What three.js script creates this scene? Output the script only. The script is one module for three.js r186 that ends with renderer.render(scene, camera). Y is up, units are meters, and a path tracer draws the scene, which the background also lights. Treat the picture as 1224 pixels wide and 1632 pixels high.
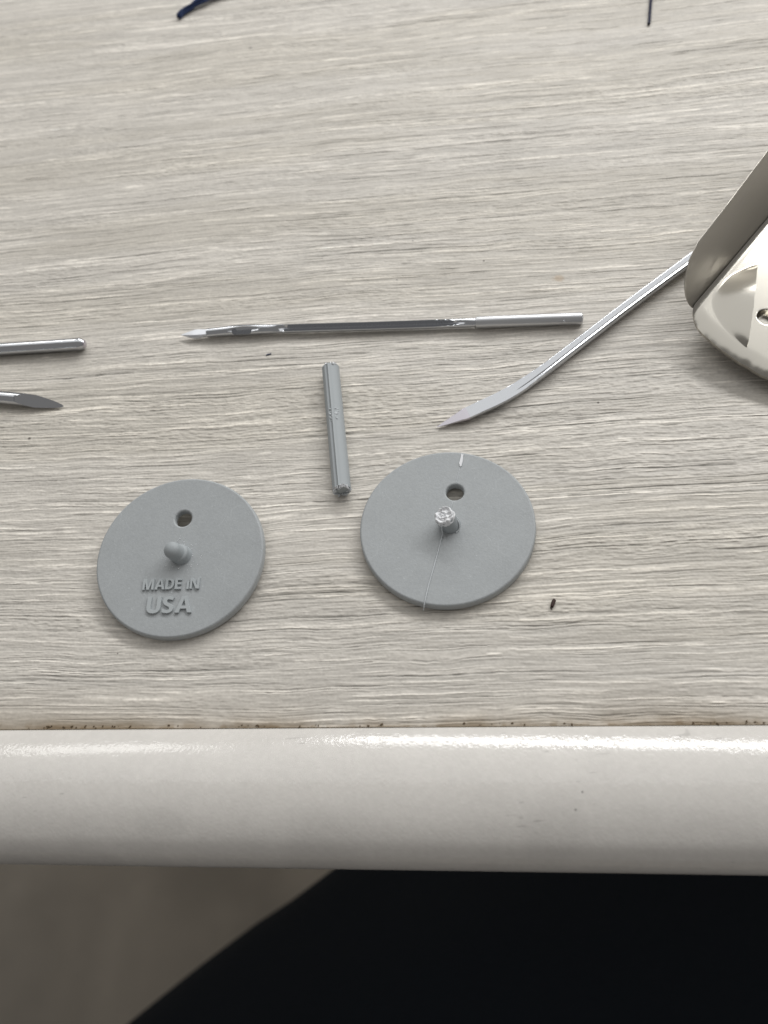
import * as THREE from 'three';
import { mergeGeometries, mergeVertices, toCreasedNormals } from 'three/addons/utils/BufferGeometryUtils.js';
import { RectAreaLightUniformsLib } from 'three/addons/lights/RectAreaLightUniformsLib.js';
import { FontLoader } from 'three/addons/loaders/FontLoader.js';
import { TextGeometry } from 'three/addons/geometries/TextGeometry.js';
import { Brush, Evaluator, SUBTRACTION } from 'three-bvh-csg';

// ------------------------------------------------------------------ camera, light, exposure
const MM = 0.001;                                  // everything below is laid out in millimetres, built in metres
const scene = new THREE.Scene();
const camera = new THREE.PerspectiveCamera(2 * Math.atan(816 / 1400) * 180 / Math.PI, 768 / 1024, 0.004, 20);
{
  const r = new THREE.Vector3(0.99061, -0.13231, -0.03432), u = new THREE.Vector3(0.0386, 0.51165, -0.85832), f = new THREE.Vector3(-0.13112, -0.84894, -0.51196);
  camera.position.set(11.0943, 71.82873, 43.31661).multiplyScalar(MM);
  camera.quaternion.setFromRotationMatrix(new THREE.Matrix4().makeBasis(r, u, f.clone().negate()));
}
camera.focus = 0.084;
camera.userData.fStop = camera.getFocalLength() / 0.75;   // an aperture of 0.75 mm
scene.add(camera);
scene.background = new THREE.Color(0.265, 0.257, 0.25);       // the dim light of the room all round
RectAreaLightUniformsLib.init();
function area(name, color, L, w, h, [x, y, z]) {
  const l = new THREE.RectAreaLight(color, L, w, h); l.name = name; l.position.set(x, y, z); l.lookAt(name.includes('ceiling') ? x : 0, 0, name.includes('ceiling') ? z + 1e-6 : 0); scene.add(l);
}
area('window_light', new THREE.Color(0.99, 0.99, 0.985), 14, 0.98, 0.11, [0.27, 0.42, -0.52]);
area('curtained_window_light', new THREE.Color(1.0, 0.99, 0.96), 6.0, 0.16, 0.10, [-0.345, 0.42, -0.52]);
area('bright_ceiling_light', new THREE.Color(0.985, 0.99, 0.985), 0.85, 2.4, 1.6, [0.15, 1.15, -1.0]);

const renderer = new THREE.WebGLRenderer({ antialias: true });
renderer.setSize(768, 1024);
renderer.toneMapping = THREE.LinearToneMapping;
renderer.toneMappingExposure = 0.93;
renderer.shadowMap.enabled = true;

// ------------------------------------------------------------------ helpers
let seed = 20240611;
const rnd = () => { seed = (seed * 1664525 + 1013904223) >>> 0; return seed / 4294967296; };
const rr = (a, b) => a + (b - a) * rnd();
const clamp = (x, a = 0, b = 1) => Math.min(b, Math.max(a, x));
const sstep = (a, b, x) => { const t = clamp((x - a) / (b - a)); return t * t * (3 - 2 * t); };
const lerp = (a, b, t) => a + (b - a) * t;
function hash(ix, iy, s) { let h = (Math.imul(ix, 374761393) + Math.imul(iy, 668265263) + Math.imul(s, 2246822519)) | 0; h = Math.imul(h ^ (h >>> 13), 1274126177); h ^= h >>> 16; return (h >>> 0) / 4294967296; }
function vn(x, y, s = 0) {                         // value noise, -1..1
  const ix = Math.floor(x), iy = Math.floor(y), fx = x - ix, fy = y - iy, a = fx * fx * (3 - 2 * fx), b = fy * fy * (3 - 2 * fy);
  const p = hash(ix, iy, s), q = hash(ix + 1, iy, s), r = hash(ix, iy + 1, s), t = hash(ix + 1, iy + 1, s);
  return (p + (q - p) * a + (r - p) * b + (p - q - r + t) * a * b) * 2 - 1;
}
const fbm = (x, y, s, n = 4) => { let v = 0, a = 0.5; for (let i = 0; i < n; i++) { v += a * vn(x, y, s + i); x *= 2.03; y *= 2.03; a *= 0.5; } return v; };

const used = {};
function numbered(n) { used[n] = (used[n] ?? -1) + 1; return used[n] ? `${n}_${String(used[n]).padStart(3, '0')}` : n; }
function tag(o, label, category, group, kind) { o.userData.label = label; if (category) o.userData.category = category; if (group) o.userData.group = group; if (kind) o.userData.kind = kind; return o; }
function mesh(name, geo, mat, parent = scene) {    // geometry in mm
  const g = geo.clone(); g.scale(MM, MM, MM);
  const m = new THREE.Mesh(g, mat); m.name = numbered(name); m.castShadow = m.receiveShadow = true; parent.add(m); return m;
}
function thing(name, [x, y, z] = [0, 0, 0]) { const g = new THREE.Group(); g.name = numbered(name); g.position.set(x * MM, y * MM, z * MM); scene.add(g); return g; }
const V = (x, y, z) => new THREE.Vector3(x, y, z);
const smooth = (g, deg = 35) => toCreasedNormals(g, deg * Math.PI / 180);
function dataTex(w, h, fill, srgb) {
  const d = new Uint8Array(w * h * 4);
  fill(d);
  const t = new THREE.DataTexture(d, w, h, THREE.RGBAFormat); t.magFilter = THREE.LinearFilter; t.minFilter = THREE.LinearMipmapLinearFilter; t.generateMipmaps = true;
  t.wrapS = t.wrapT = THREE.MirroredRepeatWrapping; if (srgb) t.colorSpace = THREE.SRGBColorSpace; t.needsUpdate = true; return t;
}
function noiseTex(n, f) { return dataTex(n, n, (d) => { for (let y = 0; y < n; y++) for (let x = 0; x < n; x++) { const v = clamp(f(x, y)) * 255, i = (y * n + x) * 4; d[i] = d[i + 1] = d[i + 2] = v; d[i + 3] = 255; } }); }
/** A closed tube of freely shaped rings. rings: [{ c: Vector3, pts: [[x, y] ...] }]; x runs sideways, y runs along `up`. */
function sweep(rings, up = V(0, 1, 0)) {
  const n = rings[0].pts.length, pos = [], idx = [];
  rings.forEach((r, i) => {
    const t = rings[Math.min(i + 1, rings.length - 1)].c.clone().sub(rings[Math.max(i - 1, 0)].c).normalize();
    const side = up.clone().cross(t).normalize(), u = t.clone().cross(side).normalize();
    for (const [x, y] of r.pts) pos.push(r.c.x + side.x * x + u.x * y, r.c.y + side.y * x + u.y * y, r.c.z + side.z * x + u.z * y);
  });
  for (let i = 0; i + 1 < rings.length; i++) for (let k = 0; k < n; k++) { const a = i * n + k, b = i * n + (k + 1) % n, c = a + n, d = b + n; idx.push(a, b, c, b, d, c); }
  for (const [i, flip] of [[0, 1], [rings.length - 1, 0]]) {
    const c = pos.length / 3, r = rings[i].c; let mx = 0, my = 0, mz = 0;
    for (let k = 0; k < n; k++) { mx += pos[(i * n + k) * 3] / n; my += pos[(i * n + k) * 3 + 1] / n; mz += pos[(i * n + k) * 3 + 2] / n; }
    pos.push(mx, my, mz);
    for (let k = 0; k < n; k++) { const a = i * n + k, b = i * n + (k + 1) % n; flip ? idx.push(c, b, a) : idx.push(c, a, b); }
  }
  const g = new THREE.BufferGeometry(); g.setAttribute('position', new THREE.Float32BufferAttribute(pos, 3)); g.setIndex(idx);
  // make sure that faces look outwards
  const P = g.attributes.position; let vol = 0; const A = V(), B = V(), C = V();
  for (let i = 0; i < idx.length; i += 3) { A.fromBufferAttribute(P, idx[i]); B.fromBufferAttribute(P, idx[i + 1]); C.fromBufferAttribute(P, idx[i + 2]); vol += A.dot(B.cross(C)); }
  if (vol < 0) { for (let i = 0; i < idx.length; i += 3) [idx[i], idx[i + 1]] = [idx[i + 1], idx[i]]; g.setIndex(idx); }
  g.computeVertexNormals(); return g;
}
/** Points along a polyline of Vector3, smoothed. */
function path(pts, n, tension = 0.5) { return new THREE.CatmullRomCurve3(pts, false, 'catmullrom', tension).getSpacedPoints(n); }
function ring(rx, ry, n = 40, edit) { const p = []; for (let k = 0; k < n; k++) { const a = k / n * Math.PI * 2; let q = [Math.cos(a) * rx, Math.sin(a) * ry]; if (edit) q = edit(q[0], q[1], a); p.push(q); } return p; }
/** Moves ring points that lie beyond the line n.p = d back onto it: a ground flat. */
const flat = (deg, d) => (x, y) => { const nx = Math.cos(deg * Math.PI / 180), ny = Math.sin(deg * Math.PI / 180), e = x * nx + y * ny - d; return e > 0 ? [x - e * nx, y - e * ny] : [x, y]; };

// ------------------------------------------------------------------ materials
// Embossed grey wood print: 126 mm of board in one texture that does not repeat in view.
const WOOD = { x0: -72, z0: -105, size: 126, n: 2048 };
function woodTextures() {
  const N = WOOD.n, px = N / WOOD.size, H = new Float32Array(N * N);
  const flow = (u, v) => 0.8 * vn(u * 0.018, v * 0.03, 11) + 0.38 * vn(u * 0.06, v * 0.11, 12) + 0.15 * vn(u * 0.22, v * 0.4, 13);
  // long fibres
  for (let j = 0; j < N; j++) {
    const v = j / px;
    for (let i = 0; i < N; i++) {
      const u = i / px, w = v + flow(u, v);
      const band = vn(u * 0.02, w * 0.35, 21);
      let h = 0.16 * vn(u * 0.06, w * 0.9, 22) + 0.34 * vn(u * 0.14, w * 2.3, 23) + 0.38 * vn(u * 0.34, w * 4.6, 24) + 0.22 * vn(u * 1.0, w * 7.5, 26);
      const crumb = sstep(0.05, 0.7, vn(u * 0.07, w * 0.5, 27));
      h += (0.10 + 0.30 * crumb) * vn(u * 1.9, w * 4.6, 28) + 0.10 * vn(u * 5.5, v * 6.5, 25);
      H[j * N + i] = 0.55 * h * (0.75 + 0.35 * band);
    }
  }
  // separate pores: long narrow grooves with a raised lip on their near side
  const groove = (u0, v0, len, wid, dep) => {
    const i0 = Math.floor(u0 * px), i1 = Math.floor((u0 + len) * px), s = Math.floor(rnd() * 999);
    const warp = flow(u0 + len / 2, v0);
    for (let i = Math.max(0, i0); i < Math.min(N, i1); i++) {
      const u = i / px, t = (u - u0) / len, taper = Math.pow(Math.sin(Math.PI * clamp(t)), 0.55) * (0.55 + 0.45 * vn(u * 0.9, 3.3, s));
      const vc = v0 - flow(u, v0) + warp + 0.05 * vn(u * 1.6, 0.5, s + 1), w = wid * (0.7 + 0.3 * vn(u * 0.7, 7.7, s + 2));
      const j0 = Math.floor((vc - 3 * w) * px), j1 = Math.ceil((vc + 3 * w) * px);
      for (let j = Math.max(0, j0); j <= Math.min(N - 1, j1); j++) { const e = (j / px - vc) / w; H[j * N + i] += dep * taper * (-Math.exp(-e * e) + 0.5 * Math.exp(-(e - 1.5) * (e - 1.5) * 1.6)); }
    }
  };
  for (let k = 0; k < 2600; k++) groove(rr(-20, 126), rr(0, 126), Math.pow(rnd(), 1.8) * 20 + 2, rr(0.06, 0.13), rr(0.15, 0.55));
  for (let k = 0; k < 330; k++) groove(rr(-25, 126), rr(0, 126), rr(6, 26), rr(0.09, 0.18), rr(0.35, 0.85));
  // pale raised fibres, printed light as well
  const light = new Float32Array(N * N);
  const fibre = (u0, v0, len, wid, dep) => {
    const i0 = Math.floor(u0 * px), i1 = Math.floor((u0 + len) * px), s = Math.floor(rnd() * 999), warp = flow(u0 + len / 2, v0);
    for (let i = Math.max(0, i0); i < Math.min(N, i1); i++) {
      const u = i / px, t = (u - u0) / len, taper = Math.pow(Math.sin(Math.PI * clamp(t)), 0.6) * clamp(0.7 + 0.6 * vn(u * 0.8, 3.3, s) + 0.25 * vn(u * 4, 1.3, s));
      const vc = v0 - flow(u, v0) + warp + 0.05 * vn(u * 1.6, 0.5, s + 1), w = wid * (0.75 + 0.4 * vn(u * 0.6, 7.7, s + 2));
      const j0 = Math.floor((vc - 2.5 * w) * px), j1 = Math.ceil((vc + 2.5 * w) * px);
      for (let j = Math.max(0, j0); j <= Math.min(N - 1, j1); j++) { const e = (j / px - vc) / w, q = taper * Math.exp(-e * e); light[j * N + i] = Math.max(light[j * N + i], dep * q); H[j * N + i] += 0.35 * dep * q; }
    }
  };
  for (let k = 0; k < 3600; k++) fibre(rr(-20, 126), rr(0, 126), Math.pow(rnd(), 1.8) * 18 + 1.5, rr(0.06, 0.14), rr(0.2, 0.8));
  for (let k = 0; k < 420; k++) fibre(rr(-20, 126), rr(0, 126), rr(6, 34), rr(0.10, 0.24), rr(0.5, 1));
  const specks = [];
  for (const [x, z, r] of [[-22.6, -80.2, .22], [2.1, -37.1, .10], [10.3, -32.9, .11], [0.4, -30.9, .10], [21.2, -11.8, .12], [-39.3, -11.1, .15], [-24.2, 14, .08]]) specks.push([x - WOOD.x0, z - WOOD.z0, r]);
  const bump = dataTex(N, N, (d) => { for (let i = 0; i < N * N; i++) { const v = clamp(0.62 + H[i] * 0.32) * 255; d[i * 4] = d[i * 4 + 1] = d[i * 4 + 2] = v; d[i * 4 + 3] = 255; } });
  const color = dataTex(N, N, (d) => {
    for (let j = 0; j < N; j++) {
      const v = j / px, z = v + WOOD.z0;
      for (let i = 0; i < N; i++) {
        const u = i / px, x = u + WOOD.x0, w = v + flow(u, v), h = H[j * N + i];
        const tone = 0.12 * vn(u * 0.016, w * 0.22, 31) + 0.26 * vn(u * 0.04, w * 0.75, 32) + 0.25 * vn(u * 0.09, w * 2.1, 33);
        const taupe = sstep(-0.35, 0.6, vn(u * 0.02, w * 0.16, 34) + 0.4 * vn(u * 0.06, w * 0.9, 35));
        const li = light[j * N + i]; let k = 1 + 0.07 * tone + 0.20 * clamp(h, -0.85, 0.6) + 0.26 * li + 0.03 * vn(u * 5, v * 6, 36);
        let r = lerp(199, 193.5, taupe) * k, g = lerp(194, 188, taupe) * k, b = lerp(185.5, 178, taupe) * k;
        // grime gathered along the joint with the edge strip
        const q = 21.1 - z; if (q > -0.2 && q < 4) {
          const gr = 0.95 * clamp(Math.exp(-q / 0.5) * (0.45 + 0.75 * fbm(x * 0.28, 3, 41)) + 0.45 * Math.exp(-q / 0.25) * sstep(0.05, 0.5, vn(x * 1.5, q * 1.6, 42)) + 0.24 * Math.exp(-q / 1.8) * (0.6 + vn(x * 0.09, 1.5, 43)), 0, 0.85);
          r = lerp(r, 112, gr); g = lerp(g, 92, gr); b = lerp(b, 66, gr);
        }
        // one faint tan stain
        const st = Math.hypot((x - 18.4) / 0.55, (z + 29.3) / 0.45); if (st < 1.6) { const a = 0.35 * sstep(1.5, 0.4, st + 0.3 * vn(x * 3, z * 3, 44)); r = lerp(r, 160, a); g = lerp(g, 128, a); b = lerp(b, 92, a); }
        for (const [sx, sz, sr] of specks) { const dx = u - sx, dz = v - sz; if (dx * dx + dz * dz < sr * sr * 4) { const a = 0.75 * sstep(1.3, 0.5, Math.hypot(dx, dz) / sr + 0.4 * vn(u * 8, v * 8, 45)); r = lerp(r, 70, a); g = lerp(g, 64, a); b = lerp(b, 60, a); } }
        const o = (j * N + i) * 4; d[o] = clamp(r, 0, 255); d[o + 1] = clamp(g, 0, 255); d[o + 2] = clamp(b, 0, 255); d[o + 3] = 255;
      }
    }
  }, true);
  return { bump, color };
}
const wt = woodTextures();
const WOODM = new THREE.MeshPhysicalMaterial({ map: wt.color, bumpMap: wt.bump, bumpScale: 0.00056, roughness: 0.5, specularIntensity: 0.8 });
const plainEdge = new THREE.MeshStandardMaterial({ color: 0xb9aa90, roughness: 0.8 });

const peel = noiseTex(1024, (x, y) => 0.5 + 0.30 * fbm(x * 0.035, y * 0.035, 51, 4) + 0.16 * vn(x * 0.12, y * 0.12, 55) + 0.2 * fbm(x * 0.008, y * 0.014, 57, 2));
peel.repeat.set(1 / 0.022, 1 / 0.022);
const stripMap = dataTex(1024, 512, (d) => {
  const marks = [[52.5, 5.6, .09], [51.9, 6.9, .09], [60.5, 1.0, .07]];
  for (let y = 0; y < 512; y++) for (let x = 0; x < 1024; x++) {
    const u = x / 1024 * 72, v = y / 512 * 24 - 0.6; let k = 1 + 0.018 * fbm(u * 0.35, v * 0.5, 151, 4) + 0.012 * vn(u * 3, v * 3, 156);
    k -= 0.03 * sstep(0.15, 0.6, vn(u * 0.16, v * 0.25, 157)) * sstep(5, 8, v);
    k -= 0.09 * sstep(0.76, 0.95, vn(u * 0.9, v * 3.4 + u * 0.3, 158)) * sstep(0.1, 0.5, vn(u * 0.12, v * 0.15, 159));
    for (const [mx, my, mr] of marks) k -= 0.3 * sstep(1.3, 0.5, Math.hypot(u - mx, v - my) / mr);
    const i = (y * 1024 + x) * 4; d[i] = 213.5 * k; d[i + 1] = 210 * k; d[i + 2] = 204.5 * k; d[i + 3] = 255;
  }
}, true);
stripMap.repeat.set(1 / 0.072, 1 / 0.024); stripMap.offset.set(0.5, 0.02);
const STRIP = new THREE.MeshPhysicalMaterial({ map: stripMap, roughness: 0.135, bumpMap: peel, bumpScale: 0.000017 });

const grainy = noiseTex(512, (x, y) => 0.5 + 0.22 * vn(x * 0.31, y * 0.31, 61) + 0.16 * vn(x * 0.13, y * 0.13, 62) + 0.12 * vn(x * 0.6, y * 0.6, 63));
grainy.repeat.set(1 / 0.012, 1 / 0.012);
const scuff = dataTex(1024, 1024, (d) => {
  const L = new Float32Array(1024 * 1024);
  for (let k = 0; k < 70; k++) { let x = rr(0, 1024), y = rr(0, 1024), a = rr(0, 6.28); const n = rr(15, 110), c = rr(-0.02, 0.02), s = rr(0.03, 0.11); for (let i = 0; i < n; i++) { x += Math.cos(a); y += Math.sin(a); a += c; const q = (y & 1023) * 1024 + (x & 1023); L[q] += s * Math.sin(Math.PI * i / n); L[q ^ 1] += s * 0.4; } }
  for (let y = 0; y < 1024; y++) for (let x = 0; x < 1024; x++) { const k = 1 + 0.035 * fbm(x * 0.006, y * 0.006, 161, 3) + 0.02 * vn(x * 0.11, y * 0.11, 165) + 0.02 * vn(x * 0.4, y * 0.4, 166) + L[y * 1024 + x] + 0.10 * sstep(0.88, 0.97, vn(x * 0.14, y * 0.14, 167)), i = (y * 1024 + x) * 4; d[i] = clamp(165 * k, 0, 255); d[i + 1] = clamp(169 * k, 0, 255); d[i + 2] = clamp(170.5 * k, 0, 255); d[i + 3] = 255; }
}, true);
scuff.repeat.set(1 / 0.019, 1 / 0.019);
const GREY = new THREE.MeshPhysicalMaterial({ map: scuff, roughness: 0.5, bumpMap: grainy, bumpScale: 0.000012, specularIntensity: 0.8 });
const GREYSMOOTH = new THREE.MeshPhysicalMaterial({ color: new THREE.Color().setRGB(0.345, 0.372, 0.384), roughness: 0.58 });
const LETTER = new THREE.MeshPhysicalMaterial({ color: new THREE.Color().setRGB(0.42, 0.45, 0.46), roughness: 0.5 });
const WHITEN = new THREE.MeshPhysicalMaterial({ color: new THREE.Color().setRGB(0.86, 0.87, 0.89), roughness: 0.6, transmission: 0.1, thickness: 0 });
const WISP = new THREE.MeshPhysicalMaterial({ color: new THREE.Color().setRGB(0.70, 0.73, 0.75), roughness: 0.5, transmission: 0.25, thickness: 0 });

const brushed = noiseTex(512, (x, y) => 0.5 + 0.25 * vn(x * 0.02, y * 0.5, 71) + 0.2 * vn(x * 0.006, y * 0.23, 72) + 0.1 * vn(x * 0.2, y * 0.2, 73));
const STEEL = new THREE.MeshStandardMaterial({ color: new THREE.Color().setRGB(0.56, 0.575, 0.60), metalness: 1, roughness: 0.13 });
const STEELSATIN = new THREE.MeshStandardMaterial({ color: new THREE.Color().setRGB(0.63, 0.64, 0.655), metalness: 1, roughness: 0.36 });
const STEELFROST = new THREE.MeshStandardMaterial({ color: new THREE.Color().setRGB(0.70, 0.715, 0.745), metalness: 1, roughness: 0.5, bumpMap: grainy, bumpScale: 0.00003 });
const FACET = new THREE.MeshStandardMaterial({ color: new THREE.Color().setRGB(0.58, 0.555, 0.60), metalness: 1, roughness: 0.22 });
const scratch = noiseTex(512, (x, y) => 0.5 + 0.16 * fbm(x * 0.02, y * 0.09, 81, 3) + 0.14 * vn(x * 0.05, y * 0.6, 84) + 0.12 * vn(x * 0.4, y * 0.35, 85));
scratch.repeat.set(1 / 0.014, 1 / 0.014);
const NICKEL = new THREE.MeshStandardMaterial({ color: new THREE.Color().setRGB(0.45, 0.43, 0.385), metalness: 1, roughness: 0.17, bumpMap: scratch, bumpScale: 0.0000022 });
const NICKELSIDE = new THREE.MeshStandardMaterial({ color: new THREE.Color().setRGB(0.50, 0.475, 0.43), metalness: 1, roughness: 0.46, bumpMap: scratch, bumpScale: 0.00002 });
const NAVY = new THREE.MeshStandardMaterial({ color: new THREE.Color().setRGB(0.018, 0.035, 0.10), roughness: 0.9 });
const BLACKNAVY = new THREE.MeshStandardMaterial({ color: new THREE.Color().setRGB(0.015, 0.018, 0.045), roughness: 0.9 });
const BROWN = new THREE.MeshStandardMaterial({ color: new THREE.Color().setRGB(0.035, 0.014, 0.010), roughness: 0.7 });
const weave = noiseTex(512, (x, y) => 0.5 + 0.2 * Math.sin(x * 0.8) * Math.sin(y * 0.8) + 0.2 * vn(x * 0.3, y * 0.3, 91));
weave.repeat.set(1 / 0.06, 1 / 0.06);
const CLOTH = new THREE.MeshStandardMaterial({ color: new THREE.Color().setRGB(0.0065, 0.0115, 0.0195), roughness: 1, bumpMap: weave, bumpScale: 0.0003 });
const mottle = dataTex(512, 512, (d) => { for (let y = 0; y < 512; y++) for (let x = 0; x < 512; x++) { const k = 1 + 0.16 * fbm(x * 0.02, y * 0.02, 95, 4), i = (y * 512 + x) * 4; d[i] = 190 * k; d[i + 1] = 183 * k; d[i + 2] = 171 * k; d[i + 3] = 255; } }, true);
mottle.repeat.set(1 / 0.8, 1 / 0.8);
const FLOOR = new THREE.MeshStandardMaterial({ map: mottle, roughness: 0.6 });

// ------------------------------------------------------------------ the setting: board, edge strip, floor
{
  const bx = 600, zBack = -700, zF = 21.05, th = 26;
  const shape = [[-bx, zBack], [bx, zBack], [bx, zF], [-bx, zF]], pos = [], uv = [];
  const quad = (a, b, c, d) => { for (const q of [a, b, c, a, c, d]) { pos.push(...q); uv.push((q[0] - WOOD.x0) / WOOD.size, (q[2] - WOOD.z0) / WOOD.size); } };
  const [A, B, C, D] = shape.map(([x, z]) => [x, 0, z]);
  quad(D, C, B, A);
  const top = new THREE.BufferGeometry(); top.setAttribute('position', new THREE.Float32BufferAttribute(pos, 3)); top.setAttribute('uv', new THREE.Float32BufferAttribute(uv, 2)); top.computeVertexNormals();
  const t = thing('tabletop');
  mesh('wood_surface', top, WOODM, t);
  const core = new THREE.BoxGeometry(2 * bx, th, zF - zBack); core.translate(0, -th / 2 - 0.02, (zF + zBack) / 2);
  mesh('board_core', core, plainEdge, t);
  tag(t, 'pale grey wood-grain tabletop under the needles and grey discs', 'table', null, 'structure');

  // rounded strip: rises a little beside the board, rolls over and falls away
  const prof = [[21.12, -th], [21.12, -0.30]], a0 = 31 * Math.PI / 180;
  let pz = 21.12, py = -0.03;
  const aEnd = 165 * Math.PI / 180;
  for (let k = 0; k <= 130; k++) { const a = lerp(-a0, aEnd, k / 130), R = lerp(8.8, 3.75, sstep(0.2, 0.75, a)), st = R * (a0 + aEnd) / 130; prof.push([pz, py]); pz += Math.cos(a) * st; py -= Math.sin(a) * st; }
  const cy = py;
  prof.push([21.12, cy - 0.5]);
  const P = [], U = [], I = []; let s = 0; const nx = 60;
  prof.forEach(([z, y], k) => { if (k) s += Math.hypot(z - prof[k - 1][0], y - prof[k - 1][1]); for (let i = 0; i <= nx; i++) { const x = lerp(-bx, bx, i / nx); const wob = k > 1 && k < 130 ? 0.05 * vn(x * 0.05, k * 0.1, 5) : 0; P.push(x, y + wob, z); U.push(x * MM, (s - 26) * MM); } });
  for (let k = 0; k + 1 < prof.length; k++) for (let i = 0; i < nx; i++) { const a = k * (nx + 1) + i, b = a + 1, c = a + nx + 1, d = c + 1; I.push(a, c, b, b, c, d); }
  const g = new THREE.BufferGeometry(); g.setAttribute('position', new THREE.Float32BufferAttribute(P, 3)); g.setAttribute('uv', new THREE.Float32BufferAttribute(U, 2)); g.setIndex(I); g.computeVertexNormals();
  tag(mesh('edge_strip', g, STRIP), 'glossy off-white rounded plastic strip along the front edge of the tabletop', 'edge trim');

  // crumbs of dirt in the joint
  const crumb = [];
  for (let k = 0; k < 110; k++) { const x = rr(-36, 36); if (fbm(x * 0.28, 3, 41) + rr(-0.4, 0.4) < -0.05) continue; const c = new THREE.IcosahedronGeometry(rr(0.03, 0.095), 0); c.scale(rr(0.8, 1.9), 0.7, rr(0.6, 1)); c.rotateY(rr(0, 3)); c.translate(x, 0.04, 21.0 - Math.abs(rr(-0.22, 0.22))); crumb.push(c); }
  const grime = new THREE.MeshStandardMaterial({ color: new THREE.Color().setRGB(0.11, 0.075, 0.04), roughness: 0.95 });
  tag(mesh('joint_dirt', mergeGeometries(crumb), grime), 'brown crumbs of dirt gathered in the joint between board and white strip', 'dirt', null, 'stuff');

  const fl = new THREE.PlaneGeometry(6000, 6000); fl.rotateX(-Math.PI / 2); fl.translate(0, -700, 0);
  { const p = fl.attributes.position, q = fl.attributes.uv; for (let i = 0; i < p.count; i++) q.setXY(i, p.getX(i) * MM, p.getZ(i) * MM); }
  tag(mesh('floor', fl, FLOOR), 'dim grey brown floor far below the table edge', 'floor', null, 'structure');

  // dark cloth below the table: a rounded padded form whose left border runs diagonally
  const nu = 70, nv = 60, CP = [], CU = [], CI = [];
  const dir = V(-56, 0, 42).normalize(), nrm = V(dir.z, 0, -dir.x);
  for (let i = 0; i <= nu; i++) for (let j = 0; j <= nv; j++) {
    const l = lerp(-420, 900, i / nu), a = (j / nv) * Math.PI, w = 260;
    const o = V(-71, -330, -31.7).addScaledVector(dir, l), sag = 5 * sstep(20, 60, l) * Math.exp(-(((l - 45) / 50) ** 2));
    const q = w - w * Math.cos(a) + (0.8 * vn(l * 0.02, j * 0.06, 7) - sag * 0.5) * Math.cos(a);
    const y = 70 * Math.sin(a) ** 0.8 + 16 * Math.sin(a) * vn(l * 0.012 + j * 0.03, j * 0.13, 8);
    CP.push(o.x + nrm.x * q, o.y + y - 60, o.z + nrm.z * q); CU.push(l * MM, a * w * MM);
  }
  for (let i = 0; i < nu; i++) for (let j = 0; j < nv; j++) { const a = i * (nv + 1) + j, b = a + 1, c = a + nv + 1, d = c + 1; CI.push(a, b, c, b, d, c); }
  const cg = new THREE.BufferGeometry(); cg.setAttribute('position', new THREE.Float32BufferAttribute(CP, 3)); cg.setAttribute('uv', new THREE.Float32BufferAttribute(CU, 2)); cg.setIndex(CI); cg.computeVertexNormals();
  tag(mesh('dark_cloth', cg, CLOTH), 'near-black navy cloth with a diagonal left border below the white table edge', 'cloth');
}

// ------------------------------------------------------------------ grey plastic discs
const TH = 0.88, RD = 8.22;
function discGeo([hx, hz], hr) {
  const bev = 0.20, s = new THREE.Shape(); s.absarc(0, 0, RD - bev, 0, Math.PI * 2);
  const h = new THREE.Path(); h.absarc(hx, -hz, hr + 0.10, 0, Math.PI * 2, true); s.holes.push(h);
  const g = new THREE.ExtrudeGeometry(s, { depth: TH - 2 * bev, bevelEnabled: true, bevelThickness: bev, bevelSize: bev, bevelSegments: 5, curveSegments: 128 });
  g.rotateX(-Math.PI / 2); g.translate(0, bev, 0);
  { const p = g.attributes.position; for (let i = 0; i < p.count; i++) { const k = Math.hypot(p.getX(i), p.getZ(i)) > 6.5 ? lerp(1.0, 0.992, clamp(p.getY(i) / TH)) : 1; p.setX(i, p.getX(i) * k); p.setZ(i, p.getZ(i) * k); } }
  const p = g.attributes.position, q = g.attributes.uv; for (let i = 0; i < p.count; i++) { const y = p.getY(i); q.setXY(i, (p.getX(i) + y) * MM, (p.getZ(i) + y) * MM); }
  const r = smooth(g, 40), P = r.attributes.position, Nn = r.attributes.normal, A = V(), B = V(), C = V();   // caps are exactly flat
  for (let i = 0; i < P.count; i += 3) { A.fromBufferAttribute(P, i); B.fromBufferAttribute(P, i + 1).sub(A); C.fromBufferAttribute(P, i + 2).sub(A); const n = B.cross(C).normalize(); if (Math.abs(n.y) > 0.9999) for (let k = 0; k < 3; k++) Nn.setXYZ(i + k, 0, Math.sign(n.y), 0); }
  return r;
}
/** Puts a disc's group on the board, leaning as given; the lowest point of the rim touches the board. */
function discGroup(name, x, z, n) {
  const N = V(...n).normalize(), s = Math.sqrt(1 - N.y * N.y) * RD * 0.985, g = thing(name, [x, s, z]);
  const ex = V(1, 0, 0).addScaledVector(N, -N.x).normalize(), ez = ex.clone().cross(N);
  g.quaternion.setFromRotationMatrix(new THREE.Matrix4().makeBasis(ex, N, ez)); return g;
}
const font = await new FontLoader().loadAsync('fonts/droid/droid_sans_bold.typeface.json');
function stub(base, top, r0, r1, ball) {           // short broken post, from base to top (disc axes, mm)
  const a = V(...base), b = V(...top), rings = [], n = 14;
  for (let i = 0; i <= n; i++) { const t = i / n, c = a.clone().lerp(b, t); const r = lerp(r0, r1, sstep(0, 1, t)) + 0.10 * Math.exp(-t * 6); rings.push({ c, pts: ring(r, r, 36) }); }
  if (ball) for (let k = 1; k <= 9; k++) { const u = k / 9 * Math.PI / 2 * 0.97; rings.push({ c: b.clone().addScaledVector(b.clone().sub(a).normalize(), ball * Math.sin(u)), pts: ring(r1 * Math.cos(u), r1 * Math.cos(u), 36) }); }
  return sweep(rings, V(0.2, 0.1, -1));
}
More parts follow.
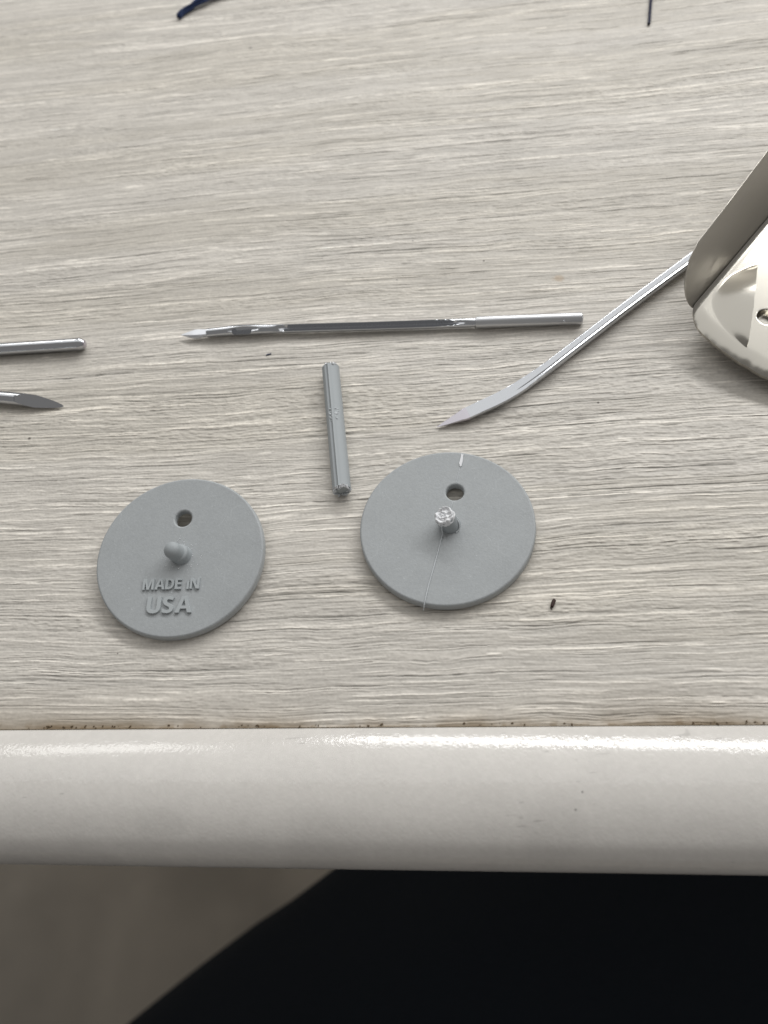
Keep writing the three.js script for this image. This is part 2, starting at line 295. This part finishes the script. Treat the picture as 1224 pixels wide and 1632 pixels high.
{ // left disc
  const d = discGroup('plastic_disc', -19.229, 4.753, [0.0083, 1, 0.0941]);
  tag(d, 'grey plastic disc embossed MADE IN USA with a rounded broken stub', 'disc');
  mesh('disc_body', discGeo([-0.07, -3.80], 0.92), GREY, d);
  const post = [];
  { // a thick broken stump with a smaller rounded nub leaning left on top of it
    const g1 = stub([0.26, TH - 0.30, 0.07], [0.20, TH + 0.62, 0.07], 1.02, 0.90, 0.35);
    const g2 = stub([0.12, TH + 0.3, 0.08], [-0.16, TH + 1.45, 0.12], 0.82, 0.80, 0.62);
    post.push(g1, g2);
  }
  mesh('broken_post', post[0], GREYSMOOTH, d); mesh('post_nub', post[1], GREYSMOOTH, d);
  const word = (text, x0, x1, base, cap, shearX = 0) => {
    let x = 0; const items = [];
    for (const ch of text) {
      if (ch === ' ') { x += 0.38; continue; }
      const bar = new THREE.Shape([[0, 0], [0.2, 0], [0.2, 0.714], [0, 0.714]].map(([p, q]) => new THREE.Vector2(p, q)));
      const t = ch === 'I' ? new THREE.ExtrudeGeometry(bar, { depth: 0.075, bevelEnabled: true, bevelThickness: 0.035, bevelSize: 0.012, bevelSegments: 2 }) : new TextGeometry(ch, { font, size: 1, depth: 0.10, curveSegments: 6, bevelEnabled: true, bevelThickness: 0.09, bevelSize: 0.012, bevelSegments: 3 });
      t.computeBoundingBox(); const { min, max } = t.boundingBox; t.translate(-min.x, 0, 0);
      items.push([t, x]); x += max.x - min.x + (ch === 'A' ? 0.045 : 0.09);
    }
    const k = (x1 - x0) / (x - 0.09), capK = cap / items[items.length - 1][0].boundingBox.max.y;
    for (const [t, at] of items) { t.translate(at, 0, 0); t.scale(k, capK, 1); t.rotateX(-Math.PI / 2); t.translate(x0, TH + 0.02, base); mesh('raised_letter', t, LETTER, d); }
  };
  word('MADE IN', -3.08, 2.40, 3.52, 1.08); word('USA', -2.41, 1.86, 5.83, 1.60);
  const bits = [];
  for (let k = 0; k < 70; k++) { const a = rr(0, 6.283), q = 1.15 + Math.pow(rnd(), 2) * 1.1, c = new THREE.IcosahedronGeometry(rr(0.012, 0.042), 0); c.scale(rr(0.6, 2), rr(0.5, 1), rr(0.6, 1.4)); c.rotateY(rr(0, 3)); c.translate(0.2 + Math.cos(a) * q, TH + 0.02, 0.08 + Math.sin(a) * q); bits.push(c); }
  for (let k = 0; k < 16; k++) { const a = rr(0, 6.283), q = Math.sqrt(rnd()) * 7.4, c = new THREE.IcosahedronGeometry(rr(0.015, 0.035), 0); c.translate(Math.cos(a) * q, TH + 0.01, Math.sin(a) * q); bits.push(c); }
  const m = mesh('plastic_dust', mergeGeometries(bits), WHITEN, d); m.userData.kind = 'stuff';
}
{ // right disc
  const d = discGroup('plastic_disc', 6.111, 2.328, [0.0132, 1, 0.0249]);
  tag(d, 'plain grey plastic disc with a whitened torn stub and a thin plastic hair across it', 'disc');
  mesh('disc_body', discGeo([0.78, -3.53], 0.94), GREY, d);
  const base = V(0.36, TH - 0.35, -0.05), top = V(-0.15, TH + 1.85, 0.03);
  mesh('broken_post', stub(base.toArray(), top.toArray(), 0.93, 0.90, 0), GREYSMOOTH, d);
  // torn end: crumpled lobes of stretched white plastic
  const ax = top.clone().sub(base).normalize(), ng = 44, nr = 26, P = [], I = [];
  const sx = V(1, 0, 0).addScaledVector(ax, -ax.x).normalize(), sz = sx.clone().cross(ax);
  for (let i = 0; i <= nr; i++) for (let k = 0; k < ng; k++) {
    const q = i / nr, a = k / ng * Math.PI * 2, R = 0.97 * (1 + 0.05 * vn(a * 3, 1, 9));
    const x = Math.cos(a) * q * R, z = Math.sin(a) * q * R;
    const folds = 1 - Math.abs(vn(x * 2.2 + 3 + 0.8 * vn(z * 3, x * 3, 17), z * 2.0, 15)) * 2;
    let y = 0.10 + 0.15 * folds + 0.07 * (1 - Math.abs(vn(x * 5, z * 5, 16)) * 2) - 0.45 * sstep(0.86, 1, q);
    const w = top.clone().addScaledVector(sx, x).addScaledVector(sz, z).addScaledVector(ax, y); P.push(w.x, w.y, w.z);
  }
  for (let i = 0; i < nr; i++) for (let k = 0; k < ng; k++) { const a = i * ng + k, b = i * ng + (k + 1) % ng, c = a + ng, e = b + ng; I.push(a, b, c, b, e, c); }
  const tg = new THREE.BufferGeometry(); tg.setAttribute('position', new THREE.Float32BufferAttribute(P, 3)); tg.setIndex(I); tg.computeVertexNormals();
  mesh('torn_end', tg, WHITEN, d);
  const strand = (pts, r) => new THREE.TubeGeometry(new THREE.CatmullRomCurve3(pts.map((p) => V(...p))), 70, r, 6);
  mesh('plastic_hair', strand([[-0.42, TH + 1.75, 0.90], [-0.40, TH + 0.9, 1.0], [-0.40, TH + 0.20, 1.05], [-0.57, TH + 0.06, 1.7], [-0.82, TH + 0.05, 2.80], [-1.22, TH + 0.05, 4.4], [-1.61, TH + 0.05, 5.93], [-1.98, TH + 0.04, 7.7], [-2.06, TH - 0.1, 8.05], [-2.14, TH - 0.6, 8.25]], 0.055), WISP, d);
  mesh('plastic_hair', strand([[1.30, TH + 0.03, -6.3], [1.1, TH + 0.03, -5.4], [0.92, TH + 0.03, -4.62], [0.88, TH + 0.0, -4.45]], 0.035), WISP, d);
  mesh('plastic_hair', strand([[0.60, TH + 0.01, -2.52], [0.50, TH + 0.04, -2.2], [0.36, TH + 0.06, -1.6], [0.2, TH + 0.1, -0.9]], 0.028), WISP, d);
  { // white flake near the rim
    const s = new THREE.Shape([[0, 0], [0.16, 0.1], [0.30, 0.62], [0.36, 1.22], [0.46, 1.40], [0.30, 1.36], [0.16, 1.46], [0.10, 1.05], [-0.08, 0.4]].map(([x, y]) => new THREE.Vector2(x, y)));
    const g = new THREE.ExtrudeGeometry(s, { depth: 0.05, bevelEnabled: true, bevelSize: 0.02, bevelThickness: 0.02, bevelSegments: 1 }); g.rotateX(-Math.PI / 2); g.scale(0.85, 1, 1); g.translate(1.30, TH + 0.03, -6.32); mesh('plastic_flake', g, WHITEN, d);
  }
  const chip = strand([[0.95, TH + 1.0, -0.05], [1.16, TH + 0.5, 0.2], [1.12, TH + 0.12, 0.55], [0.85, TH + 0.04, 0.85]], 0.075); mesh('plastic_sliver', chip, WISP, d);
  const bits = [];
  for (let k = 0; k < 34; k++) { const a = rr(0, 6.283), q = Math.sqrt(rnd()) * 7.5, c = new THREE.IcosahedronGeometry(rr(0.015, 0.04), 0); c.scale(rr(0.6, 2.4), 0.6, 1); c.rotateY(rr(0, 3)); c.translate(Math.cos(a) * q, TH + 0.01, Math.sin(a) * q); bits.push(c); }
  const m = mesh('plastic_dust', mergeGeometries(bits), WISP, d); m.userData.kind = 'stuff';
}

// ------------------------------------------------------------------ grey plastic rod
{
  const a = V(-6.237, 0.88, -17.60), b = V(-4.094, 0.88, -2.12), d = thing('plastic_rod', [-5.165, 0, -9.86]);
  tag(d, 'snapped grey plastic rod with a seam line, lying above the discs', 'rod');
  const off = V(-5.165, 0, -9.86), rings = [], n = 60;
  for (let i = 0; i <= n; i++) {
    const t = i / n, c = a.clone().lerp(b, t).sub(off), k = 0.91 + 0.015 * vn(t * 6, 1, 3);
    rings.push({ c, pts: ring(k, k, 72, (x, y, an) => {
      const dg = an * 180 / Math.PI; let r = 1;                       // a parting ridge and a narrow channel run along the top
      r += 0.09 * Math.exp(-(((dg - 100) / 5) ** 2)) - 0.07 * Math.exp(-(((dg - 113) / 6) ** 2)) + 0.04 * Math.exp(-(((dg - 127) / 5) ** 2));
      r -= 0.04 * Math.exp(-(((dg - 60) / 22) ** 2));
      return [x * r, y * r];
    }) });
  }
  const g = smooth(sweep(rings), 50);
  mesh('rod_body', g, GREYSMOOTH, d);
  const t = b.clone().sub(a).normalize(), side = V(0, 1, 0).cross(t).normalize();
  // rough patch at the middle
  { const lump = []; for (let k = 0; k < 26; k++) { const q = new THREE.IcosahedronGeometry(rr(0.06, 0.15), 1); q.scale(rr(0.7, 1.7), rr(0.4, 0.8), rr(0.5, 0.9)); q.rotateY(rr(-0.4, 0.6)); const u = rr(-0.42, 0.42), s = rr(-0.85, 0.85); const c = a.clone().lerp(b, 0.437).sub(off).addScaledVector(side, -u + 0.02).addScaledVector(t, s); q.translate(c.x, 0.88 + Math.sqrt(0.74 - u * u) + rr(-0.02, 0.05), c.z); lump.push(q); } mesh('rough_patch', mergeGeometries(lump), WISP, d); }
  for (const [e, sgn, cnt] of [[a, -1, 15], [b, 1, 24]]) {
    const burr = [];
    for (let k = 0; k < cnt; k++) { const an = rr(-0.3, Math.PI + 0.3), q = new THREE.ConeGeometry(rr(0.06, 0.17), rr(0.2, 0.5), 4); q.rotateX(sgn * Math.PI / 2 + rr(-0.5, 0.5)); q.rotateY(rr(-0.7, 0.7)); const c = e.clone().sub(off).addScaledVector(side, Math.cos(an) * 0.82).addScaledVector(t, sgn * rr(0.0, 0.16)); q.translate(c.x, 0.88 + Math.sin(an) * 0.84, c.z); burr.push(q); }
    mesh('torn_burr', mergeGeometries(burr), WHITEN, d);
    if (sgn > 0) {                                  // the lower break: pale stretched crumbs round a dark hollow
      const q = [];
      for (let k = 0; k < 30; k++) { const an = rr(0, 6.283), rad = 0.35 + 0.5 * Math.sqrt(rnd()), m = new THREE.IcosahedronGeometry(rr(0.07, 0.17), 1); m.scale(rr(0.6, 1.6), rr(0.5, 1.2), rr(0.5, 1.2)); m.rotateZ(rr(0, 3)); const c = e.clone().sub(off).addScaledVector(side, Math.cos(an) * rad).addScaledVector(t, rr(-0.02, 0.16)); m.translate(c.x, 0.88 + Math.sin(an) * rad, c.z); q.push(m); }
      mesh('torn_core', mergeGeometries(q), WISP, d); continue;
    }
    const core = new THREE.SphereGeometry(0.55, 16, 10); core.scale(1, 0.8, 0.35); core.rotateY(Math.atan2(t.x, t.z)); const c = e.clone().sub(off).addScaledVector(t, sgn * 0.0); core.translate(c.x, 0.85, c.z); mesh('torn_core', core, GREYSMOOTH, d);
  }
}

// ------------------------------------------------------------------ needles
const ev = new Evaluator(); ev.attributes = ['position', 'normal']; ev.useGroups = false;
function cut(g, ...tools) { let a = new Brush(g.index ? g : mergeVertices(g)); a.updateMatrixWorld(); for (const t of tools) { const b = new Brush(t); b.updateMatrixWorld(); a = ev.evaluate(a, b, SUBTRACTION); } return a.geometry; }
const noUV = (g) => { g.deleteAttribute('uv'); return g; };
{ // needle with an eye, in the middle
  const O = V(0, 0, -23.4), d = thing('sewing_needle', O.toArray());
  tag(d, 'straight sewing needle with eye and frosted spear point, at the middle of the board', 'needle');
  const L = [[-24.1, .42, -24.28], [-22.6, .55, -24.17], [-20.6, .6, -24.16], [-18, .64, -24.2], [-15.7, .66, -24.12], [-8, .66, -23.76], [-1.5, .66, -23.42], [4, .66, -23.18], [9.2, .66, -22.96], [20.55, .66, -22.54]].map((p) => V(...p).sub(O));
  const C = new THREE.CatmullRomCurve3(L, false, 'catmullrom', 0.3);
  const at = (x) => { let lo = 0, hi = 1; for (let k = 0; k < 40; k++) { const m = (lo + hi) / 2; C.getPoint(m).x < x ? lo = m : hi = m; } return C.getPoint((lo + hi) / 2); };
  const up = V(0, 0.87, 0.49);                        // the groove looks up and a little towards the viewer
  // shank
  { const xs = [9.25, 9.3, 9.4, 12, 16, 20.2, 20.42, 20.52, 20.55], rs = [0.50, 0.60, 0.64, 0.645, 0.645, 0.645, 0.60, 0.50, 0.42]; mesh('shank', smooth(sweep(xs.map((x, i) => ({ c: at(x), pts: ring(rs[i], rs[i], 56) })), up), 25), STEELSATIN, d); }
  { const mark = []; for (const [dx, r] of [[0, 0.13], [0.05, 0.07]]) { const q = new THREE.TorusGeometry(r, 0.018, 6, 18); q.rotateX(Math.PI / 2 - 0.75 + 1.2); const c = at(18.55 + dx); q.translate(c.x, c.y + 0.40, c.z + 0.52); mark.push(q); } mesh('stamped_mark', mergeGeometries(mark), STEEL, d); }
  // shaft with a long groove that runs out in a spoon shape before the shank
  const rings = [], n = 220;
  for (let i = 0; i <= n; i++) {
    const x = lerp(-20.9, 9.3, i / n), bulge = Math.exp(-(((x + 16.6) / 2.6) ** 2));
    const gd = 0.56 * sstep(-13.6, -11.0, x) * (1 - sstep(5.2, 9.0, x)) + 0.0, half = lerp(47, 22, sstep(4.5, 9, x));
    const rx = 0.50 + 0.12 * bulge, ry = 0.46 + 0.20 * bulge;
    rings.push({ c: at(x), pts: ring(rx, ry, 72, (px, py, a) => {
      const da = Math.abs(a * 180 / Math.PI - 90); if (da < half) { const e = 1 - Math.pow(da / half, 1.35); return [px, py - gd * e]; } return [px, py];
    }) });
  }
  let shaft = sweep(rings, up);
  {
    // the eye runs through sideways, level with the board; a shallow dish surrounds its near mouth
    const eye = (() => { const s = new THREE.Shape(); const hw = 0.80, r = 0.34; s.absarc(hw, 0, r, -Math.PI / 2, Math.PI / 2); s.absarc(-hw, 0, r, Math.PI / 2, Math.PI * 1.5); const g = new THREE.ExtrudeGeometry(s, { depth: 4, bevelEnabled: false, curveSegments: 14 }); g.translate(0, 0, -0.22); g.rotateX(-0.50); const c = at(-16.75); g.translate(c.x, c.y + 0.06, c.z); return mergeVertices(noUV(g)); })();
    const scoop = (() => { const g = new THREE.SphereGeometry(1, 40, 28); g.scale(2.3, 0.30, 0.40); g.rotateX(0.42); const c = at(-16.75); g.translate(c.x, c.y + 0.60, c.z + 0.42); return mergeVertices(noUV(g)); })();
    const bare = (g) => { g.deleteAttribute('normal'); const m = mergeVertices(g); m.computeVertexNormals(); return m; };
    shaft = cut(shaft, bare(scoop), bare(eye));
  }
  mesh('shaft', smooth(shaft, 28), STEEL, d);
  // spear point: a frosted flat blade
  { const st = [[-24.15, .02, .03], [-23.6, .20, .12], [-22.9, .42, .22], [-22.45, .56, .27], [-22.0, .57, .30], [-21.4, .47, .34], [-20.85, .41, .40]], pr = [];
    for (const [x, w, h] of st) pr.push({ c: at(x), pts: ring(w, h, 40, (px, py) => { const f = flat(62, h * 0.5)(px, py); return f; }) });
    mesh('point', smooth(sweep(pr, up), 22), STEELFROST, d); }
}
{ // bent needle
  const O = V(14, 0, -14), d = thing('bent_needle', O.toArray());
  tag(d, 'thick bent needle whose far end passes behind the metal plate', 'needle');
  const P = path([[5.05, .22, -9.62], [8.7, .62, -11.05], [12.2, .66, -12.85], [15.6, .68, -15.35], [19.2, .70, -18.45], [25, .76, -23.5], [32.1, .85, -29.45], [46, 1.0, -41.0]].map((p) => V(...p).sub(O)), 300);
  let len = 0; const rings = [], s = P.map((p, i) => (len += i ? p.distanceTo(P[i - 1]) : 0));
  P.forEach((c, i) => {
    const q = s[i], r = 0.60 * (1 + 0.16 * Math.exp(-(((q - 6) / 6) ** 2))) * Math.pow(clamp(q / 3.2), 0.85) + 0.012, ry = r * (q < 5 ? lerp(0.62, 1, q / 5) : 1);
    const topf = lerp(0.40, 0.72, sstep(8, 15, q)), grv = sstep(7.5, 10, q) * 0.13;
    rings.push({ c, pts: ring(r, ry, 72, (x, y, a) => { const v = flat(97, r * topf)(x, y), dg = a * 180 / Math.PI; const k = 1 - grv * Math.exp(-(((dg - 122) / 8) ** 2)); return [v[0] * k, v[1] * k]; }) });
  });
  const body = smooth(sweep(rings.filter((_, i) => s[i] > 3.3)), 42);
  mesh('shaft', body, STEEL, d);
  const tip = rings.filter((_, i) => s[i] <= 3.5).map((r) => ({ c: r.c, pts: r.pts.map(([x, y]) => flat(101, 0.33 * Math.min(1, Math.abs(r.pts[0][0]) / 0.5 + 0.05))(x * 1.01, y * 1.01)) }));
  mesh('point', smooth(sweep(tip), 20), FACET, d);
}
{ // left, above: shank of a needle that leaves the frame
  const O = V(-43, 0, -23.65), d = thing('sewing_needle', O.toArray());
  tag(d, 'polished round needle shank entering from the left, above the pointed tip', 'needle');
  const xs = [-80, -60, -45, -36.2, -35.85, -35.6, -35.45], rs = [.72, .72, .72, .72, .70, .60, .50];
  mesh('shank', smooth(sweep(xs.map((x, i) => ({ c: V(x, 0.74, -23.66 + (x + 45) * 0.006).sub(O), pts: ring(rs[i], rs[i], 64) }))), 25), STEEL, d);
  const end = new THREE.SphereGeometry(0.48, 24, 12); end.scale(0.55, 1, 1); end.translate(-35.45 + 43, 0.74, -23.60 + 23.65); mesh('shank_end', end, FACET, d);
}
{ // left, below: ground tip
  const O = V(-40, 0, -15.8), d = thing('sewing_needle', O.toArray());
  tag(d, 'needle tip with a ground spade-shaped facet pointing right, at the left edge', 'needle');
  const ctl = [[-80, .8, -23.5], [-60, .78, -19.4], [-50, .74, -17.55], [-44, .72, -16.5], [-41, .70, -15.98], [-38.4, .62, -15.42], [-36.6, .45, -15.05], [-35.75, .35, -14.88]].map((p) => V(...p).sub(O));
  const P = path(ctl, 240), rings = []; const tipX = -35.75 + 40;
  P.forEach((c) => {
    const q = tipX - c.x, r = 0.72 * Math.pow(clamp(q / 3.6), 0.72) + 0.012, grv = sstep(5.4, 7.5, q);
    rings.push({ c, pts: ring(r, r, 64, (x, y, a) => { let v = [x, y]; const dg = a * 180 / Math.PI; const k = 1 - grv * (0.30 * Math.exp(-(((dg - 335) / 14) ** 2)) + 0.25 * Math.exp(-(((dg - 20) / 10) ** 2))); return [v[0] * k, v[1] * k]; }) });
  });
  const g = sweep(rings);
  // the ground facet leans towards the viewer
  const box = new THREE.BoxGeometry(9, 3, 9); box.deleteAttribute('uv'); box.deleteAttribute('normal'); const b = mergeVertices(box);
  b.translate(0, 1.5, 0); b.rotateX(0.62); b.rotateZ(-0.085); b.translate(-37.2 + 40, 0.47, -15.2 + 15.8);
  b.computeVertexNormals();
  mesh('shaft', smooth(cut(g, b), 22), STEEL, d);
}

// ------------------------------------------------------------------ nickel plate with an upright flange, at the right edge
{
  const c0 = V(31.336, 3, -21.018), a = V(0.6199, 0, -0.78468), inw = V(0.78468, 0, 0.6199), up = V(-0.27013, 0.93888, -0.2134);
  const d = thing('metal_plate', [c0.x, 0, c0.z]);
  tag(d, 'satin nickel plate with an upturned side wall and pressed crescent, at the right edge', 'metal part');
  // plate: heights over (along a, along inw); rounded end, rolled rim, pressed crescent with a sheared straight side, dimple
  const W = 17.4, edge = (b) => { const e = (b - 8.7) / 8.7; return -3.1 * Math.sqrt(Math.max(0, 1 - Math.pow(Math.abs(e), 2.2))) - 0.05 + 0.05 * vn(b * 1.3, 2, 77); };
  const na = 190, nb = 230, top = [], bot = [], uvs = [];
  const p0 = [8.5, 2.15], p1 = [-1.35, 6.55];         // ends of the sheared line
  const L = Math.hypot(p1[0] - p0[0], p1[1] - p0[1]), tx = (p1[0] - p0[0]) / L, ty = (p1[1] - p0[1]) / L;
  const height = (aa, bb, e) => {
    let h = 0; const m = aa - e;                      // distance from the rim
    h -= 0.34 * Math.pow(1 - clamp(m / 2.0), 2.2) * sstep(0, 1.6, bb);    // rolled rim
    h -= 0.5 * Math.pow(1 - clamp((bb - 0) / 0.8), 2) * -0.7;
    const q = (aa - p0[0]) * tx + (bb - p0[1]) * ty, s = (aa - p0[0]) * -ty + (bb - p0[1]) * tx;  // along and across the sheared line
    const k = clamp(q / L), bow = 3.9 * Math.sin(Math.PI * k) ** 0.8, sgn = s;
    if (q > 0 && q < L && sgn > -0.06 - 0.03 * vn(q * 4, 1, 5) && sgn < bow) h += 1.25 * Math.pow(1 - sgn / bow, 1.35) * Math.sin(Math.PI * k) ** 0.6;
    const r = Math.hypot(aa - 3.15, bb - 6.25); h -= 0.75 * (1 - sstep(0.72, 1.0, r));
    return h - 0.11 * bb + 0.004 * vn(aa * 0.5, bb * 0.5, 6);
  };
  for (let j = 0; j <= nb; j++) for (let i = 0; i <= na; i++) {
    const bb = j < 160 ? j / 160 * 9.6 : lerp(9.6, W, (j - 160) / (nb - 160)), e = edge(bb), aa = e + (i < 160 ? (i / 160) * 13.5 : lerp(13.5, 34 - e, (i - 160) / (na - 160)));
    const h = height(aa, bb, e), w = V(0, 3, 0).addScaledVector(a, aa).addScaledVector(inw, bb);
    top.push(w.x, w.y + h, w.z); bot.push(w.x, w.y + h - 0.28, w.z); uvs.push(aa * MM, bb * MM);
  }
  const I = [], off = (na + 1) * (nb + 1), idx = (i, j) => j * (na + 1) + i;
  for (let j = 0; j < nb; j++) for (let i = 0; i < na; i++) { const p = idx(i, j), q = idx(i + 1, j), r = idx(i, j + 1), s = idx(i + 1, j + 1); I.push(p, q, r, q, s, r, p + off, r + off, q + off, q + off, r + off, s + off); }
  const wall = (p, q) => I.push(p, q, p + off, q, q + off, p + off);
  for (let j = 0; j < nb; j++) { wall(idx(0, j), idx(0, j + 1)); wall(idx(na, j + 1), idx(na, j)); }
  for (let i = 0; i < na; i++) { wall(idx(i + 1, 0), idx(i, 0)); wall(idx(i, nb), idx(i + 1, nb)); }
  const g = new THREE.BufferGeometry(); g.setAttribute('position', new THREE.Float32BufferAttribute([...top, ...bot], 3)); g.setAttribute('uv', new THREE.Float32BufferAttribute([...uvs, ...uvs], 2)); g.setIndex(I);
  g.computeVertexNormals();
  mesh('plate', smooth(g, 40), NICKEL, d);
  // upright flange: outline in (along a, up the lean)
  const s = new THREE.Shape(); s.moveTo(0.4, -0.9); s.lineTo(-0.2, -0.1); s.quadraticCurveTo(-0.95, 0.75, -1.02, 2.15); s.quadraticCurveTo(-1.0, 3.1, -0.62, 3.8); s.quadraticCurveTo(0.2, 5.0, 1.15, 5.42); s.lineTo(2.45, 5.94); s.lineTo(8.1, 6.34); s.lineTo(16.21, 7.1); s.lineTo(34, 8.5); s.lineTo(34, -0.9); s.closePath();
  const f = new THREE.ExtrudeGeometry(s, { depth: 0.07, bevelEnabled: true, bevelSize: 0.02, bevelThickness: 0.02, bevelSegments: 2, curveSegments: 14 });
  const nrm = a.clone().cross(up).normalize(); if (nrm.dot(inw) > 0) nrm.negate();
  { const q = f.attributes.uv, p = f.attributes.position; for (let i = 0; i < p.count; i++) q.setXY(i, p.getX(i) * MM, (p.getY(i) + p.getZ(i)) * MM); }
  f.applyMatrix4(new THREE.Matrix4().makeBasis(a, up, nrm).setPosition(0, 3, 0));
  if (new THREE.Matrix4().makeBasis(a, up, nrm).determinant() < 0) { const p = f.attributes.position, arr = p.array; for (let i = 0; i < arr.length; i += 9) for (let k = 0; k < 3; k++) [arr[i + k], arr[i + 3 + k]] = [arr[i + 3 + k], arr[i + k]]; f.computeVertexNormals(); }
  mesh('side_wall', smooth(f, 30), NICKELSIDE, d);
  // the foot that carries the plate, farther right
  const foot = new THREE.BoxGeometry(3, 3.2, 12); foot.translate(0, 1.3, 0); foot.rotateY(Math.atan2(inw.x, inw.z)); const q = V(0, 0, 0).addScaledVector(a, 24).addScaledVector(inw, 9); foot.translate(q.x, 0, q.z); mesh('foot', foot, NICKEL, d);
}

// ------------------------------------------------------------------ threads, lint, crumb
{
  const tube = (pts, r, n = 40) => new THREE.TubeGeometry(new THREE.CatmullRomCurve3(pts.map((p) => V(...p))), n, r, 7);
  const t = thing('blue_thread', [-34, 0, -91]);
  tag(t, 'blue bundle of thread with a cut end at the top left', 'thread');
  for (let k = 0; k < 14; k++) { const s = k < 10 ? 1 : 1.9, o = () => rr(-0.34, 0.34) * s; const x = rr(-0.25, 0.25), z = rr(-0.3, 0.3), y = 0.25 + rr(-0.1, 0.4); mesh('strand', tube([[-0.9 + x, y, 1.0 + z], [-0.4 + x + o() * .4, y + 0.1, 0.1 + z + o() * .3], [0.6 + x + o(), y + 0.2 + o() * .4, -0.9 + z + o()], [2.6 + o() * 2, y + 0.3, -2.4 + o() * 1.6], [6 + o() * 3, y + 0.3, -4.8 + o() * 3], [11, y, -8 + o() * 3]], 0.15), NAVY, t); }
  const u = thing('navy_thread', [33.6, 0, -76]);
  tag(u, 'single dark navy thread end at the top right', 'thread');
  mesh('strand', tube([[-0.15, 0.2, 1.0], [0, 0.2, 0.4], [0.35, 0.22, -1.8], [0.7, 0.25, -4], [1.25, 0.3, -7], [2.4, 0.3, -12]], 0.2), BLACKNAVY, u);
  const l = mesh('lint', tube([[-13.85, 0.06, -20.75], [-13.65, 0.07, -20.86], [-13.45, 0.07, -20.88], [-13.3, 0.06, -20.95]], 0.06, 16), NAVY); tag(l, 'tiny blue fibre below the eye of the middle needle', 'lint');
  const c = thing('brown_crumb', [15.37, 0, 10.15]);
  tag(c, 'dark brown crumb lying right of the right disc', 'crumb');
  const cr = new THREE.CapsuleGeometry(0.17, 0.5, 6, 12); cr.rotateX(Math.PI / 2); cr.rotateY(-0.38 + Math.PI); { const p = cr.attributes.position; for (let i = 0; i < p.count; i++) { const k = 1 + 0.22 * vn(p.getX(i) * 8, p.getZ(i) * 8 + p.getY(i) * 5, 3); p.setXYZ(i, p.getX(i) * k, p.getY(i) * k, p.getZ(i) * k); } }
  cr.translate(0, 0.17, 0); cr.computeVertexNormals(); mesh('crumb_body', cr, BROWN, c);
  const tail = new THREE.ConeGeometry(0.07, 0.3, 6); tail.rotateX(Math.PI / 2); tail.rotateY(0.2); tail.translate(-0.16, 0.1, 0.52); mesh('crumb_tail', tail, BROWN, c);
}

renderer.render(scene, camera);
